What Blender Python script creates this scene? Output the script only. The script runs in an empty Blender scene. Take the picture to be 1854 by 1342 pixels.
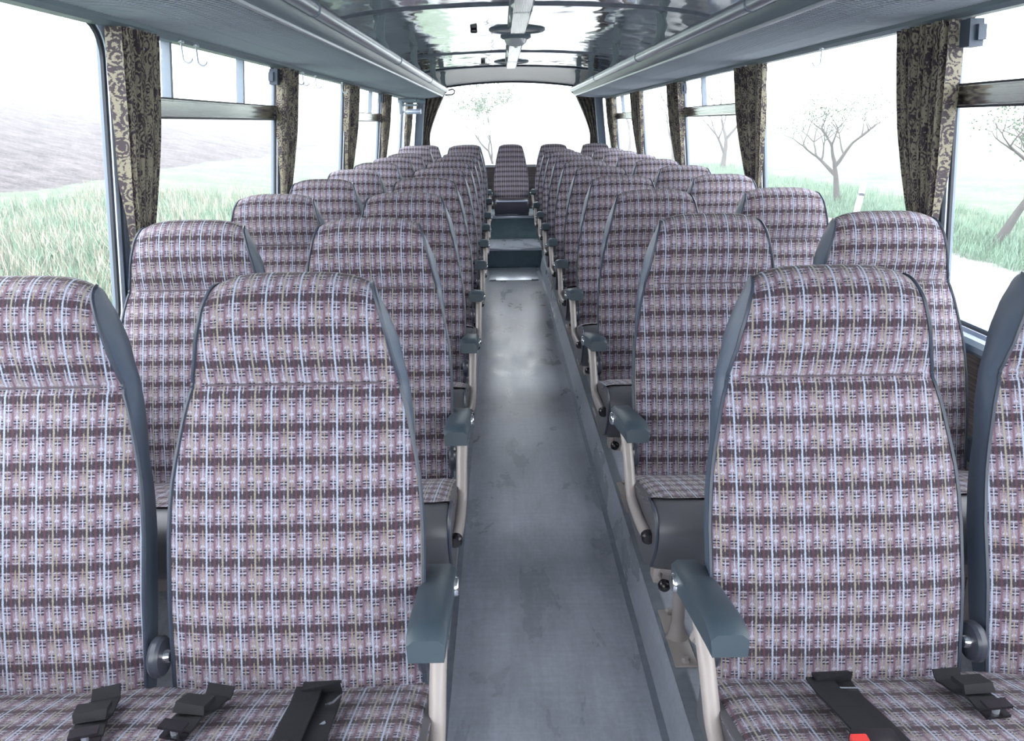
import bpy, bmesh, math, random
from mathutils import Vector, Matrix
R = math.radians
random.seed(7)
S = bpy.context.scene
COL = S.collection

# ------------------------------------------------------------------ camera
F_PX = 1400.0
CAM = Vector((-0.105, 0.0, 1.40))
PITCH, YAW, ROLL = R(17.75), R(0.58), R(0.7)
cam = bpy.data.cameras.new('camera')
cam.sensor_width = 36.0
cam.lens = 36.0 * F_PX / 1854.0
cam.clip_start = 0.02; cam.clip_end = 2000
cam_ob = bpy.data.objects.new('camera', cam); COL.objects.link(cam_ob)
m = Matrix.Rotation(-YAW, 4, 'Z') @ Matrix.Rotation(R(90) - PITCH, 4, 'X') @ Matrix.Rotation(-ROLL, 4, 'Z')
cam_ob.matrix_world = Matrix.Translation(CAM) @ m
S.camera = cam_ob

# ------------------------------------------------------------------ sky, exposure
w = bpy.data.worlds.new('foggy_sky'); S.world = w; w.use_nodes = True
bg = w.node_tree.nodes['Background']
bg.inputs[0].default_value = (0.93, 0.965, 1.0, 1)
bg.inputs[1].default_value = 7.5
S.view_settings.view_transform = 'Standard'
S.view_settings.look = 'None'
S.view_settings.gamma = 1.0
S.view_settings.use_curve_mapping = False
S.view_settings.exposure = 0.0
S.cycles.max_bounces = 10
S.cycles.diffuse_bounces = 5
S.cycles.transparent_max_bounces = 16

# ------------------------------------------------------------------ geometry helpers
class MB:
    """collects geometry; build() links it as ONE mesh object"""
    def __init__(self):
        self.v = []; self.f = []; self.uv = []; self.mi = []; self.cur = 0
    def add(self, vs, fs, uvs=None):
        b = len(self.v); self.v += [tuple(p) for p in vs]
        for i, f in enumerate(fs):
            self.f.append([b + k for k in f]); self.mi.append(self.cur)
            self.uv.append([uvs[k] for k in f] if uvs else [(0.0, 0.0)] * len(f))
        return self
    def grid(self, P, UV=None, closed=False):
        P = list(P); n = len(P); mm = len(P[0]); vs = [p for r in P for p in r]
        uv = [q for r in UV for q in r] if UV else None
        fs = []
        for i in range(n - 1):
            for j in range(mm if closed else mm - 1):
                k = (j + 1) % mm
                fs.append([i*mm+j, i*mm+k, (i+1)*mm+k, (i+1)*mm+j])
        return self.add(vs, fs, uv)
    def box(self, x0, x1, y0, y1, z0, z1, M=None):
        vs = [Vector((x, y, z)) for x in (x0, x1) for y in (y0, y1) for z in (z0, z1)]
        if M: vs = [M @ p for p in vs]
        return self.add(vs, [[0,1,3,2],[4,6,7,5],[0,4,5,1],[2,3,7,6],[0,2,6,4],[1,5,7,3]])
    def rbox(self, x0, x1, y0, y1, z0, z1, r=0.005, seg=2, M=None):
        bm = bmesh.new(); bmesh.ops.create_cube(bm, size=1)
        for q in bm.verts:
            q.co = Vector(((x0+x1)/2 + q.co.x*(x1-x0), (y0+y1)/2 + q.co.y*(y1-y0), (z0+z1)/2 + q.co.z*(z1-z0)))
        bmesh.ops.bevel(bm, geom=bm.edges[:], offset=r, segments=seg, affect='EDGES', profile=0.5)
        bm.verts.index_update()
        vs = [(M @ q.co if M else q.co.copy()) for q in bm.verts]
        fs = [[q.index for q in f.verts] for f in bm.faces]; bm.free()
        return self.add(vs, fs)
    def tube(self, pts, r, n=8, caps=True, squash=None):
        pts = [Vector(p) for p in pts]; N = len(pts)
        rs = r if isinstance(r, (list, tuple)) else [r] * N
        rings = []; up = None
        for i, p in enumerate(pts):
            d = (pts[min(i+1, N-1)] - pts[max(i-1, 0)]).normalized()
            if up is None:
                a = Vector((0, 0, 1)) if abs(d.z) < .9 else Vector((1, 0, 0))
                up = (a - d * a.dot(d)).normalized()
            else:
                up = (up - d * up.dot(d)).normalized()
            s = d.cross(up)
            rings.append([p + (up * math.cos(2*math.pi*k/n) + s * math.sin(2*math.pi*k/n)) * rs[i] for k in range(n)])
        self.grid(rings, closed=True)
        if caps:
            self.add(rings[0], [list(range(n))[::-1]]); self.add(rings[-1], [list(range(n))])
        return self
    def lathe(self, prof, c, axis='z', n=20):
        c = Vector(c); rings = []
        for (rr, h) in prof:
            ring = []
            for k in range(n):
                a = 2*math.pi*k/n; u, v_ = rr*math.cos(a), rr*math.sin(a)
                ring.append(c + (Vector((u, v_, h)) if axis == 'z' else Vector((h, u, v_)) if axis == 'x' else Vector((u, h, v_))))
            rings.append(ring)
        return self.grid(rings, closed=True)
    def prism(self, poly, x0, x1):
        """polygon in (y,z) extruded along x"""
        n = len(poly)
        vs = [(x0, p[0], p[1]) for p in poly] + [(x1, p[0], p[1]) for p in poly]
        return self.add(vs, [list(range(n))[::-1], [n+i for i in range(n)]] + [[i, (i+1)%n, n+(i+1)%n, n+i] for i in range(n)])
    def build(self, name, mat, parent=None, smooth=35, mats=None):
        me = bpy.data.meshes.new(name)
        me.from_pydata(self.v, [], self.f)
        ul = me.uv_layers.new(name='UVMap')
        flat = [c for f in self.uv for q in f for c in q]
        ul.data.foreach_set('uv', flat)
        bm = bmesh.new(); bm.from_mesh(me)
        bmesh.ops.remove_doubles(bm, verts=bm.verts, dist=1e-6)
        bmesh.ops.recalc_face_normals(bm, faces=bm.faces)
        bm.to_mesh(me); bm.free()
        if mat: me.materials.append(mat)
        for x in (mats or []): me.materials.append(x)
        if mats: me.polygons.foreach_set('material_index', self.mi[:len(me.polygons)])
        me.polygons.foreach_set('use_smooth', [True] * len(me.polygons))
        if smooth: me.set_sharp_from_angle(angle=R(smooth))
        o = bpy.data.objects.new(name, me); COL.objects.link(o)
        if parent: o.parent = parent
        return o

def tag(o, label=None, cat=None, group=None, kind=None):
    if label: o['label'] = label
    if cat: o['category'] = cat
    if group: o['group'] = group
    if kind: o['kind'] = kind
    return o
def empty(name, loc=(0, 0, 0)):
    o = bpy.data.objects.new(name, None); COL.objects.link(o); o.location = loc
    o.empty_display_size = .05
    return o
KIDS = {}
def kids(o): return [c for c in COL.objects if c.parent == o]
def copy_tree(o, parent=None):
    c = o.copy(); COL.objects.link(c)
    if parent: c.parent = parent
    for ch in kids_of(o): copy_tree(ch, c)
    return c
def kids_of(o):
    return list(o.children)

# ------------------------------------------------------------------ materials
def new_mat(name):
    mt = bpy.data.materials.new(name); mt.use_nodes = True
    nt = mt.node_tree; return mt, nt, nt.nodes['Principled BSDF']
def simple(name, col, rough=.5, metal=0., spec=.5, noise=0., nscale=40, bump=0., bscale=200, coat=0.):
    mt, nt, b = new_mat(name)
    b.inputs['Base Color'].default_value = (*col, 1)
    b.inputs['Roughness'].default_value = rough
    b.inputs['Metallic'].default_value = metal
    b.inputs['Specular IOR Level'].default_value = spec
    b.inputs['Coat Weight'].default_value = coat
    if noise or bump:
        tc = nt.nodes.new('ShaderNodeTexCoord')
        if noise:
            n = nt.nodes.new('ShaderNodeTexNoise'); n.inputs['Scale'].default_value = nscale; n.inputs['Detail'].default_value = 4
            nt.links.new(tc.outputs['Object'], n.inputs['Vector'])
            r = nt.nodes.new('ShaderNodeMapRange'); r.inputs[1].default_value = .3; r.inputs[2].default_value = .7
            r.inputs[3].default_value = 1 - noise; r.inputs[4].default_value = 1 + noise
            nt.links.new(n.outputs['Fac'], r.inputs[0])
            vm = nt.nodes.new('ShaderNodeVectorMath'); vm.operation = 'SCALE'; vm.inputs[0].default_value = col
            nt.links.new(r.outputs[0], vm.inputs['Scale']); nt.links.new(vm.outputs[0], b.inputs['Base Color'])
        if bump:
            n2 = nt.nodes.new('ShaderNodeTexNoise'); n2.inputs['Scale'].default_value = bscale; n2.inputs['Detail'].default_value = 3
            nt.links.new(tc.outputs['Object'], n2.inputs['Vector'])
            bp = nt.nodes.new('ShaderNodeBump'); bp.inputs['Strength'].default_value = bump; bp.inputs['Distance'].default_value = .01
            nt.links.new(n2.outputs['Fac'], bp.inputs['Height']); nt.links.new(bp.outputs[0], b.inputs['Normal'])
    return mt

class NT:
    """small helper for maths in node trees"""
    def __init__(s, nt): s.nt = nt
    def m(s, op, a, b=None, c=None, clamp=False):
        n = s.nt.nodes.new('ShaderNodeMath'); n.operation = op; n.use_clamp = clamp
        for i, x in enumerate((a, b, c)):
            if x is None: continue
            if isinstance(x, (int, float)): n.inputs[i].default_value = x
            else: s.nt.links.new(x, n.inputs[i])
        return n.outputs[0]
    def band(s, f, c, hw, soft=.3):
        """1 near the centre c of a 0..1 repeat, falling to 0 at half width hw"""
        d = s.m('ABSOLUTE', s.m('SUBTRACT', f, c))
        n = s.nt.nodes.new('ShaderNodeMapRange'); n.interpolation_type = 'SMOOTHSTEP'
        s.nt.links.new(d, n.inputs[0])
        n.inputs[1].default_value = hw * (1 - soft); n.inputs[2].default_value = hw * (1 + soft)
        n.inputs[3].default_value = 1; n.inputs[4].default_value = 0
        return n.outputs[0]
    def mix(s, fac, a, b):
        n = s.nt.nodes.new('ShaderNodeMix'); n.data_type = 'RGBA'
        if isinstance(fac, (int, float)): n.inputs[0].default_value = fac
        else: s.nt.links.new(fac, n.inputs[0])
        for i, x in ((6, a), (7, b)):
            if isinstance(x, tuple): n.inputs[i].default_value = (*x, 1)
            else: s.nt.links.new(x, n.inputs[i])
        return n.outputs[2]
    def noise(s, vec, scale, detail=2, rough=.5, dist=0.):
        n = s.nt.nodes.new('ShaderNodeTexNoise'); n.inputs['Scale'].default_value = scale
        n.inputs['Detail'].default_value = detail; n.inputs['Roughness'].default_value = rough
        n.inputs['Distortion'].default_value = dist
        s.nt.links.new(vec, n.inputs['Vector']); return n.outputs['Fac']
    def rng(s, x, a, b, c, d):
        n = s.nt.nodes.new('ShaderNodeMapRange'); s.nt.links.new(x, n.inputs[0])
        for i, q in enumerate((a, b, c, d)): n.inputs[i+1].default_value = q
        return n.outputs[0]
    def comb(s, x, y, z=0.):
        n = s.nt.nodes.new('ShaderNodeCombineXYZ')
        for i, q in enumerate((x, y, z)):
            if isinstance(q, (int, float)): n.inputs[i].default_value = q
            else: s.nt.links.new(q, n.inputs[i])
        return n.outputs[0]

def fabric_mat():
    mt, nt, b = new_mat('plaid_fabric'); T = NT(nt)
    uvn = nt.nodes.new('ShaderNodeUVMap'); sep = nt.nodes.new('ShaderNodeSeparateXYZ')
    nt.links.new(uvn.outputs[0], sep.inputs[0])
    oi = nt.nodes.new('ShaderNodeObjectInfo')
    P = .0537
    rnd = oi.outputs['Random']
    uvec = T.comb(sep.outputs[0], sep.outputs[1])
    wob = T.noise(uvec, 300, 2)
    wob2 = T.m('MULTIPLY', T.m('SUBTRACT', wob, .5), .07)
    u = T.m('ADD', T.m('ADD', T.m('DIVIDE', sep.outputs[0], P), T.m('MULTIPLY', rnd, .7)), T.m('MULTIPLY', wob2, .6))
    v = T.m('ADD', T.m('ADD', T.m('DIVIDE', sep.outputs[1], P*1.02), T.m('MULTIPLY', rnd, .37)), wob2)
    fu = T.m('FRACT', T.m('ADD', u, 100)); fv = T.m('FRACT', T.m('ADD', v, 100))
    fu2 = T.m('FRACT', T.m('ADD', T.m('MULTIPLY', u, 2), 100))     # stripe pair repeat
    # base: mauve field, redder in the column between the twigs
    alt = T.band(fu2, .5, .065, .6)
    speck = T.noise(uvec, 520, 2, .8)
    light = T.mix(alt, T.mix(T.rng(speck, .35, .65, 0, 1), (.150, .118, .145), (.275, .242, .295)), (.155, .092, .120))
    dark = T.mix(alt, T.mix(T.rng(speck, .4, .65, 0, 1), (.010, .011, .020), (.055, .040, .052)), (.075, .034, .046))
    col = light
    half = T.band(fv, .5, .32, .3)
    col = T.mix(T.m('MULTIPLY', half, .42), col, (.10, .068, .092))
    dk = T.band(fv, .5, .125, .26)
    col = T.mix(T.m('MULTIPLY', dk, .88), col, dark)
    cA = T.band(fu2, .25, .20, .12); cB = T.band(fu2, .75, .20, .12)
    full = T.m('MULTIPLY', T.m('SUBTRACT', 1, T.m('MULTIPLY', alt, .8)), .8)
    for c, hw, cols, a in ((.693, .020, cA, .9), (.693, .014, full, .5), (.86, .022, cB, .95), (.782, .022, cB, .95), (.86, .012, full, .5),
                           (.305, .020, cB, .9), (.305, .014, full, .5), (.238, .022, cA, .95), (.138, .022, cA, .95), (.238, .012, full, .5)):
        col = T.mix(T.m('MULTIPLY', T.m('MULTIPLY', T.band(fv, c, hw, .6), a), cols), col, (.018, .02, .038))
    for c, cols in ((.82, cB), (.186, cA), (.655, cB), (.345, cA)):
        col = T.mix(T.m('MULTIPLY', T.m('MULTIPLY', T.band(fv, c, .016, .6), .75), cols), col, (.33, .35, .43))
    # light warp twigs, swelling to little branches in the light band
    brk = T.noise(T.comb(T.m('MULTIPLY', T.m('FLOOR', T.m('MULTIPLY', u, 4)), 3.1), T.m('MULTIPLY', v, 9.0)), 1.0, 1)
    brk = T.rng(brk, .30, .55, .45, 1.0)
    gA = T.m('SUBTRACT', 1, T.m('MULTIPLY', T.band(fv, .46, .085, .3), .85)); gB = T.m('SUBTRACT', 1, T.m('MULTIPLY', T.band(fv, .55, .085, .3), .85))
    tw = T.m('MAXIMUM', T.m('MULTIPLY', T.band(fu2, .235, .034, .6), gA), T.m('MULTIPLY', T.band(fu2, .765, .034, .6), gB))
    tint = T.mix(T.rng(T.noise(T.comb(T.m('MULTIPLY', T.m('FLOOR', T.m('MULTIPLY', u, 4)), 5.7), T.m('MULTIPLY', v, .8)), 1.3, 1), .46, .58, 0, 1), (.35, .35, .44), (.28, .225, .165))
    for c, cc_, hw in ((.03, .765, .13), (.0, .765, .09), (.93, .235, .13), (.90, .235, .09)):
        d_ = T.m('ABSOLUTE', T.m('SUBTRACT', fu2, cc_))
        vv = T.m('ADD', fv, T.m('MULTIPLY', d_, .45))
        line = T.m('MAXIMUM', T.band(vv, c, .022, .5), T.band(vv, c + 1, .022, .5))
        col = T.mix(T.m('MULTIPLY', T.m('MULTIPLY', line, T.band(fu2, cc_, hw, .4)), .8), col, (.36, .36, .45))
    col = T.mix(T.m('MULTIPLY', tw, brk), col, tint)
    # solid stripes
    col = T.mix(T.m('MULTIPLY', T.band(fu, .5, .026, .4), .9), col, (.27, .255, .21))
    col = T.mix(T.m('MULTIPLY', T.m('MAXIMUM', T.band(fu, .0, .026, .4), T.band(fu, 1.0, .026, .4)), .95), col, (.33, .38, .48))
    # twill weave
    tc = T.m('SINE', T.m('MULTIPLY', T.m('ADD', sep.outputs[0], T.m('MULTIPLY', sep.outputs[1], .6)), 2*math.pi/.0023))
    tf = T.noise(T.comb(T.m('MULTIPLY', sep.outputs[0], 1.0), T.m('MULTIPLY', sep.outputs[1], 1.6)), 900, 2, .7)
    g = T.m('MULTIPLY', T.rng(tf, .25, .75, .40, 1.6), T.m('ADD', 1, T.m('MULTIPLY', tc, .10)))
    vm = nt.nodes.new('ShaderNodeVectorMath'); vm.operation = 'SCALE'
    nt.links.new(col, vm.inputs[0]); nt.links.new(g, vm.inputs['Scale'])
    nt.links.new(vm.outputs[0], b.inputs['Base Color'])
    b.inputs['Roughness'].default_value = .95
    b.inputs['Specular IOR Level'].default_value = .15
    b.inputs['Sheen Weight'].default_value = .12
    b.inputs['Sheen Roughness'].default_value = .5
    bp = nt.nodes.new('ShaderNodeBump'); bp.inputs['Strength'].default_value = .25; bp.inputs['Distance'].default_value = .001
    nt.links.new(tf, bp.inputs['Height']); nt.links.new(bp.outputs[0], b.inputs['Normal'])
    return mt

def curtain_mat():
    mt, nt, b = new_mat('brocade'); T = NT(nt)
    uvn = nt.nodes.new('ShaderNodeUVMap')
    oi = nt.nodes.new('ShaderNodeObjectInfo')
    ad = nt.nodes.new('ShaderNodeVectorMath'); ad.operation = 'ADD'
    nt.links.new(uvn.outputs[0], ad.inputs[0]); nt.links.new(T.comb(T.m('MULTIPLY', oi.outputs['Random'], 7), T.m('MULTIPLY', oi.outputs['Random'], 3)), ad.inputs[1])
    vo = nt.nodes.new('ShaderNodeTexVoronoi'); vo.inputs['Scale'].default_value = 24; vo.inputs['Randomness'].default_value = .7
    nt.links.new(ad.outputs[0], vo.inputs['Vector'])
    rings = T.m('SINE', T.m('MULTIPLY', vo.outputs['Distance'], 26))
    nz = T.noise(ad.outputs[0], 75, 3, .55, 1.6)
    nz2 = T.noise(ad.outputs[0], 14, 2, .5, .8)
    f = T.m('ADD', T.m('MULTIPLY', rings, .13), nz)
    f = T.m('ADD', f, T.m('MULTIPLY', T.m('SUBTRACT', nz2, .5), .9))
    f = T.rng(f, .47, .53, 0, 1)
    col = T.mix(f, (.036, .024, .034), (.215, .19, .135))
    nt.links.new(col, b.inputs['Base Color'])
    rg = T.rng(f, 0, 1, .75, .42)
    nt.links.new(rg, b.inputs['Roughness'])
    b.inputs['Sheen Weight'].default_value = .3
    bp = nt.nodes.new('ShaderNodeBump'); bp.inputs['Strength'].default_value = .3; bp.inputs['Distance'].default_value = .001
    nt.links.new(f, bp.inputs['Height']); nt.links.new(bp.outputs[0], b.inputs['Normal'])
    return mt

def floor_mat():
    mt, nt, b = new_mat('grey_vinyl_floor'); T = NT(nt)
    tc = nt.nodes.new('ShaderNodeTexCoord')
    mp = nt.nodes.new('ShaderNodeMapping'); mp.inputs['Scale'].default_value = (1, .45, 1)
    nt.links.new(tc.outputs['Object'], mp.inputs[0])
    a = T.noise(mp.outputs[0], 6, 5, .6, .4); c = T.noise(tc.outputs['Object'], 60, 3, .7)
    mp2 = nt.nodes.new('ShaderNodeMapping'); mp2.inputs['Scale'].default_value = (60, 4, 1)
    nt.links.new(tc.outputs['Object'], mp2.inputs[0])
    sc = T.noise(mp2.outputs[0], 1, 3, .7)
    mp3 = nt.nodes.new('ShaderNodeMapping'); mp3.inputs['Scale'].default_value = (4, 60, 1)
    nt.links.new(tc.outputs['Object'], mp3.inputs[0])
    sc2 = T.noise(mp3.outputs[0], 1, 3, .7)
    f = T.m('ADD', T.m('MULTIPLY', a, .6), T.m('MULTIPLY', c, .25))
    col = T.mix(T.rng(f, .3, .55, 0, 1), (.33, .355, .41), (.50, .53, .62))
    # dark scuffs with their own shapes
    sf = T.noise(mp.outputs[0], 13, 4, .65, 1.0)
    col = T.mix(T.rng(sf, .56, .86, 0, .15), col, (.085, .085, .10))
    g = T.m('ADD', T.rng(sc, .3, .7, .92, 1.05), T.rng(sc2, .3, .7, -.05, .05))
    vm = nt.nodes.new('ShaderNodeVectorMath'); vm.operation = 'SCALE'
    nt.links.new(col, vm.inputs[0]); nt.links.new(g, vm.inputs['Scale']); nt.links.new(vm.outputs[0], b.inputs['Base Color'])
    nt.links.new(T.rng(a, .3, .7, .24, .38), b.inputs['Roughness'])
    b.inputs['Specular IOR Level'].default_value = .6
    bp = nt.nodes.new('ShaderNodeBump'); bp.inputs['Strength'].default_value = .08; bp.inputs['Distance'].default_value = .004
    nt.links.new(a, bp.inputs['Height']); nt.links.new(bp.outputs[0], b.inputs['Normal'])
    return mt

def ceiling_mat():
    mt, nt, b = new_mat('lacquered_ceiling'); T = NT(nt)
    tc = nt.nodes.new('ShaderNodeTexCoord')
    mp = nt.nodes.new('ShaderNodeMapping'); mp.inputs['Scale'].default_value = (1.4, .7, 1)
    nt.links.new(tc.outputs['Object'], mp.inputs[0])
    a = T.noise(mp.outputs[0], 3.0, 2, .45)
    b.inputs['Base Color'].default_value = (.60, .63, .69, 1)
    b.inputs['Metallic'].default_value = .75
    b.inputs['Roughness'].default_value = .075
    b.inputs['Coat Weight'].default_value = .3
    b.inputs['Coat Roughness'].default_value = .03
    bp = nt.nodes.new('ShaderNodeBump'); bp.inputs['Strength'].default_value = .5; bp.inputs['Distance'].default_value = .025
    nt.links.new(a, bp.inputs['Height']); nt.links.new(bp.outputs[0], b.inputs['Normal']); nt.links.new(bp.outputs[0], b.inputs['Coat Normal'])
    return mt

def glass_mat(name='window_glass', fac=.07, tint=(.97, .985, .98)):
    mt = bpy.data.materials.new(name); mt.use_nodes = True; nt = mt.node_tree; nt.nodes.clear()
    o = nt.nodes.new('ShaderNodeOutputMaterial'); mx = nt.nodes.new('ShaderNodeMixShader')
    tr = nt.nodes.new('ShaderNodeBsdfTransparent'); tr.inputs[0].default_value = (*tint, 1)
    gl = nt.nodes.new('ShaderNodeBsdfGlossy'); gl.inputs['Roughness'].default_value = .02
    mx.inputs[0].default_value = fac
    nt.links.new(tr.outputs[0], mx.inputs[1]); nt.links.new(gl.outputs[0], mx.inputs[2]); nt.links.new(mx.outputs[0], o.inputs[0])
    return mt

def panel_mat():
    mt, nt, b = new_mat('woodgrain_wall_panel'); T = NT(nt)
    tc = nt.nodes.new('ShaderNodeTexCoord'); mp = nt.nodes.new('ShaderNodeMapping')
    mp.inputs['Scale'].default_value = (1, 4, 160); nt.links.new(tc.outputs['Object'], mp.inputs[0])
    a = T.noise(mp.outputs[0], 1, 3, .6)
    nt.links.new(T.mix(T.rng(a, .35, .65, 0, 1), (.085, .065, .06), (.20, .16, .15)), b.inputs['Base Color'])
    b.inputs['Roughness'].default_value = .55
    return mt

M = {}
M['fabric'] = fabric_mat()
M['vinyl'] = simple('dark_vinyl', (.070, .095, .140), .40, spec=.5, bump=.12, bscale=900)
M['vinylfront'] = simple('cushion_vinyl', (.088, .088, .10), .38, spec=.5, bump=.10, bscale=900)
M['piping'] = simple('piping', (.035, .045, .070), .4)
M['seam'] = simple('seam_thread', (.10, .08, .10), .8)
M['hang'] = simple('rack_hanger_paint', (.30, .37, .41), .4)
M['rearcush'] = simple('rear_cushion_vinyl', (.028, .027, .042), .4)
M['pad'] = simple('armrest_rubber', (.042, .062, .082), .42, spec=.5, bump=.06, bscale=600)
M['beige'] = simple('beige_enamel', (.35, .31, .30), .33, spec=.5)
M['black'] = simple('black_plastic', (.012, .010, .014), .25)
M['blackmat'] = simple('black_webbing', (.005, .005, .009), .75, bump=.3, bscale=1200)
M['chrome'] = simple('chrome', (.75, .76, .78), .18, metal=1)
M['alu'] = simple('brushed_aluminium', (.55, .59, .66), .30, metal=.85)
M['aludark'] = simple('aluminium_edge', (.34, .38, .44), .35, metal=.6, noise=.12, nscale=30)
M['framemetal'] = simple('window_frame_metal', (.50, .57, .72), .35, metal=.35)
M['gasket'] = simple('rubber_gasket', (.03, .035, .05), .5)
M['trimgrey'] = simple('grey_trim', (.22, .27, .34), .4, spec=.5)
M['strap'] = simple('grey_painted_strap', (.22, .28, .33), .35, spec=.5)
M['floor'] = floor_mat()
M['ceil'] = ceiling_mat()
M['glass'] = glass_mat()
M['panel'] = panel_mat()
M['curtain'] = curtain_mat()
M['net'] = simple('net_wire', (.45, .50, .58), .4)
M['cove'] = simple('rear_cove_panel', (.10, .108, .135), .30, spec=.4)
M['red'] = simple('red_button', (.62, .035, .03), .35)
M['lens'] = simple('ribbed_clear_lens', (.80, .82, .86), .12, metal=.25, spec=.8)
M['darkgrey'] = simple('dark_grey_paint', (.05, .055, .075), .3)
M['stepgreen'] = simple('step_riser_vinyl', (.10, .155, .18), .45, noise=.15, nscale=20)
M['tie'] = simple('curtain_tie', (.04, .05, .075), .5)
M['outer'] = simple('outside_skin', (.5, .5, .5), .5)

def disc_pts(c, r, n): return [(c[0], c[1] + r*math.cos(2*math.pi*k/n), c[2] + r*math.sin(2*math.pi*k/n)) for k in range(n)]

# ------------------------------------------------------------------ body shell
FZ, PZ = 0.0, 0.13            # aisle floor, seat platform
SILL, TOP = .83, 1.665
Y_FRONT, Y_REAR = -1.1, 9.22
def WX(z):
    return 1.18 if z < SILL else 1.18 - .105 * (z - SILL)
CEIL = [(0, 1.935), (.2, 1.932), (.4, 1.925), (.6, 1.913), (.75, 1.898), (.88, 1.872), (.97, 1.835), (1.04, 1.78), (1.075, 1.72), (1.092, 1.665)]
def ceil_z(x):
    x = abs(x)
    for (a, za), (b, zb) in zip(CEIL, CEIL[1:]):
        if a <= x <= b: return za + (zb - za) * (x - a) / (b - a)
    return 1.7
PILL = {-1: [2.115 + 1.555 * k for k in range(-2, 5)], 1: [2.19 + 1.60 * k for k in range(-2, 5)]}     # y of the far edge of every window; pillar .075 beyond
PW = .06

# floor: aisle
fl = MB(); fl.box(-.268, .268, Y_FRONT, 7.80, -.05, 0)
tag(fl.build('floor', M['floor']), kind='structure')
# seat platforms with slanted risers
for s, nm in ((-1, 'floor_left'), (1, 'floor_right')):
    p = MB()
    poly = [(.268, -.05), (.272, 0.), (.296, PZ), (1.18, PZ), (1.18, -.05)]
    n = len(poly)
    vs = [(s*a, Y_FRONT, b) for a, b in poly] + [(s*a, Y_REAR, b) for a, b in poly]
    p.add(vs, [list(range(n)), [n+i for i in range(n)][::-1]] + [[i, (i+1) % n, n+(i+1) % n, n+i] for i in range(n)])
    tag(p.build(nm, M['floor']), kind='structure')
    t = MB()   # aluminium edging along the platform and along the foot of the riser
    t.add([(s*.294, Y_FRONT, PZ-.012), (s*.290, Y_FRONT, PZ+.004), (s*.322, Y_FRONT, PZ+.004), (s*.322, Y_FRONT, PZ-.002),
           (s*.294, 8.45, PZ-.012), (s*.290, 8.45, PZ+.004), (s*.322, 8.45, PZ+.004), (s*.322, 8.45, PZ-.002)],
          [[0,1,5,4],[1,2,6,5],[2,3,7,6],[0,3,2,1],[4,5,6,7],[0,4,7,3]])
    t.box(min(s*.255, s*.275), max(s*.255, s*.275), Y_FRONT, 7.8, 0, .003)
    tag(t.build('trim_%d' % (1 if s < 0 else 2), M['aludark']), kind='structure')
# rear steps
st = MB(); st.box(-.292, .292, 7.80, 8.47, -.05, .195); tag(st.build('floor_lower_step', M['stepgreen']), kind='structure')
st = MB(); st.box(-.30, .30, 8.47, Y_REAR, -.05, .44); tag(st.build('floor_upper_step', M['stepgreen']), kind='structure')
for i, (y0, y1, z, ) in enumerate(((7.785, 7.83, .195), (8.455, 8.50, .44))):
    t = MB(); t.rbox(-.292, .292, y0, y1, z-.02, z+.006, .003); tag(t.build('trim_%d' % (3+i), M['alu']), kind='structure')
tr = MB(); tr.box(-.285, .285, 7.84, 8.45, .195, .199); tag(tr.build('trim_5', M['floor']), kind='structure')
hp = empty('floor_hatch', (0, 7.45, 0))
tag(hp, 'pale metal floor hatch at the foot of the rear steps', 'hatch')
q = MB(); q.rbox(-.235, .225, -.33, .33, .0005, .006, .002); q.build('hatch_plate', M['alu'], hp)
for sx in (-.2, .19):
    q = MB(); q.rbox(sx-.03, sx+.03, -.335, -.30, .005, .011, .002); q.build('hatch_latch', M['aludark'], hp)

# side walls
def wall_quad(mb, s, y0, y1, z0, z1, th=.02):
    vs = []
    for dx in (0, th):
        for (y, z) in ((y0, z0), (y1, z0), (y1, z1), (y0, z1)):
            vs.append((s * (WX(z) + dx), y, z))
    mb.add(vs, [[0,1,2,3],[7,6,5,4],[0,4,5,1],[1,5,6,2],[2,6,7,3],[3,7,4,0]])
for s, nm in ((-1, 'wall_left'), (1, 'wall_right')):
    b = MB(); b.cur = 0
    wall_quad(b, s, Y_FRONT, Y_REAR, -.05, SILL-.001)
    lo = b.build(nm, M['panel']); tag(lo, kind='structure')
    b = MB()
    wall_quad(b, s, Y_FRONT, Y_REAR, TOP-.02, TOP+.12)
    wall_quad(b, s, Y_FRONT, Y_REAR, SILL, SILL+.03)
    for y in PILL[s]: wall_quad(b, s, y, y+PW, SILL, TOP)
    wall_quad(b, s, 8.75, Y_REAR, SILL, TOP)
    b.build('window_posts', M['trimgrey'], lo)
    # sill rail
    t = MB(); t.tube([(s*1.160, Y_FRONT, SILL-.015), (s*1.160, Y_REAR-.03, SILL-.015)], .024, 10)
    tag(t.build('trim_%d' % (6 if s < 0 else 7), M['trimgrey']), kind='structure')

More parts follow.
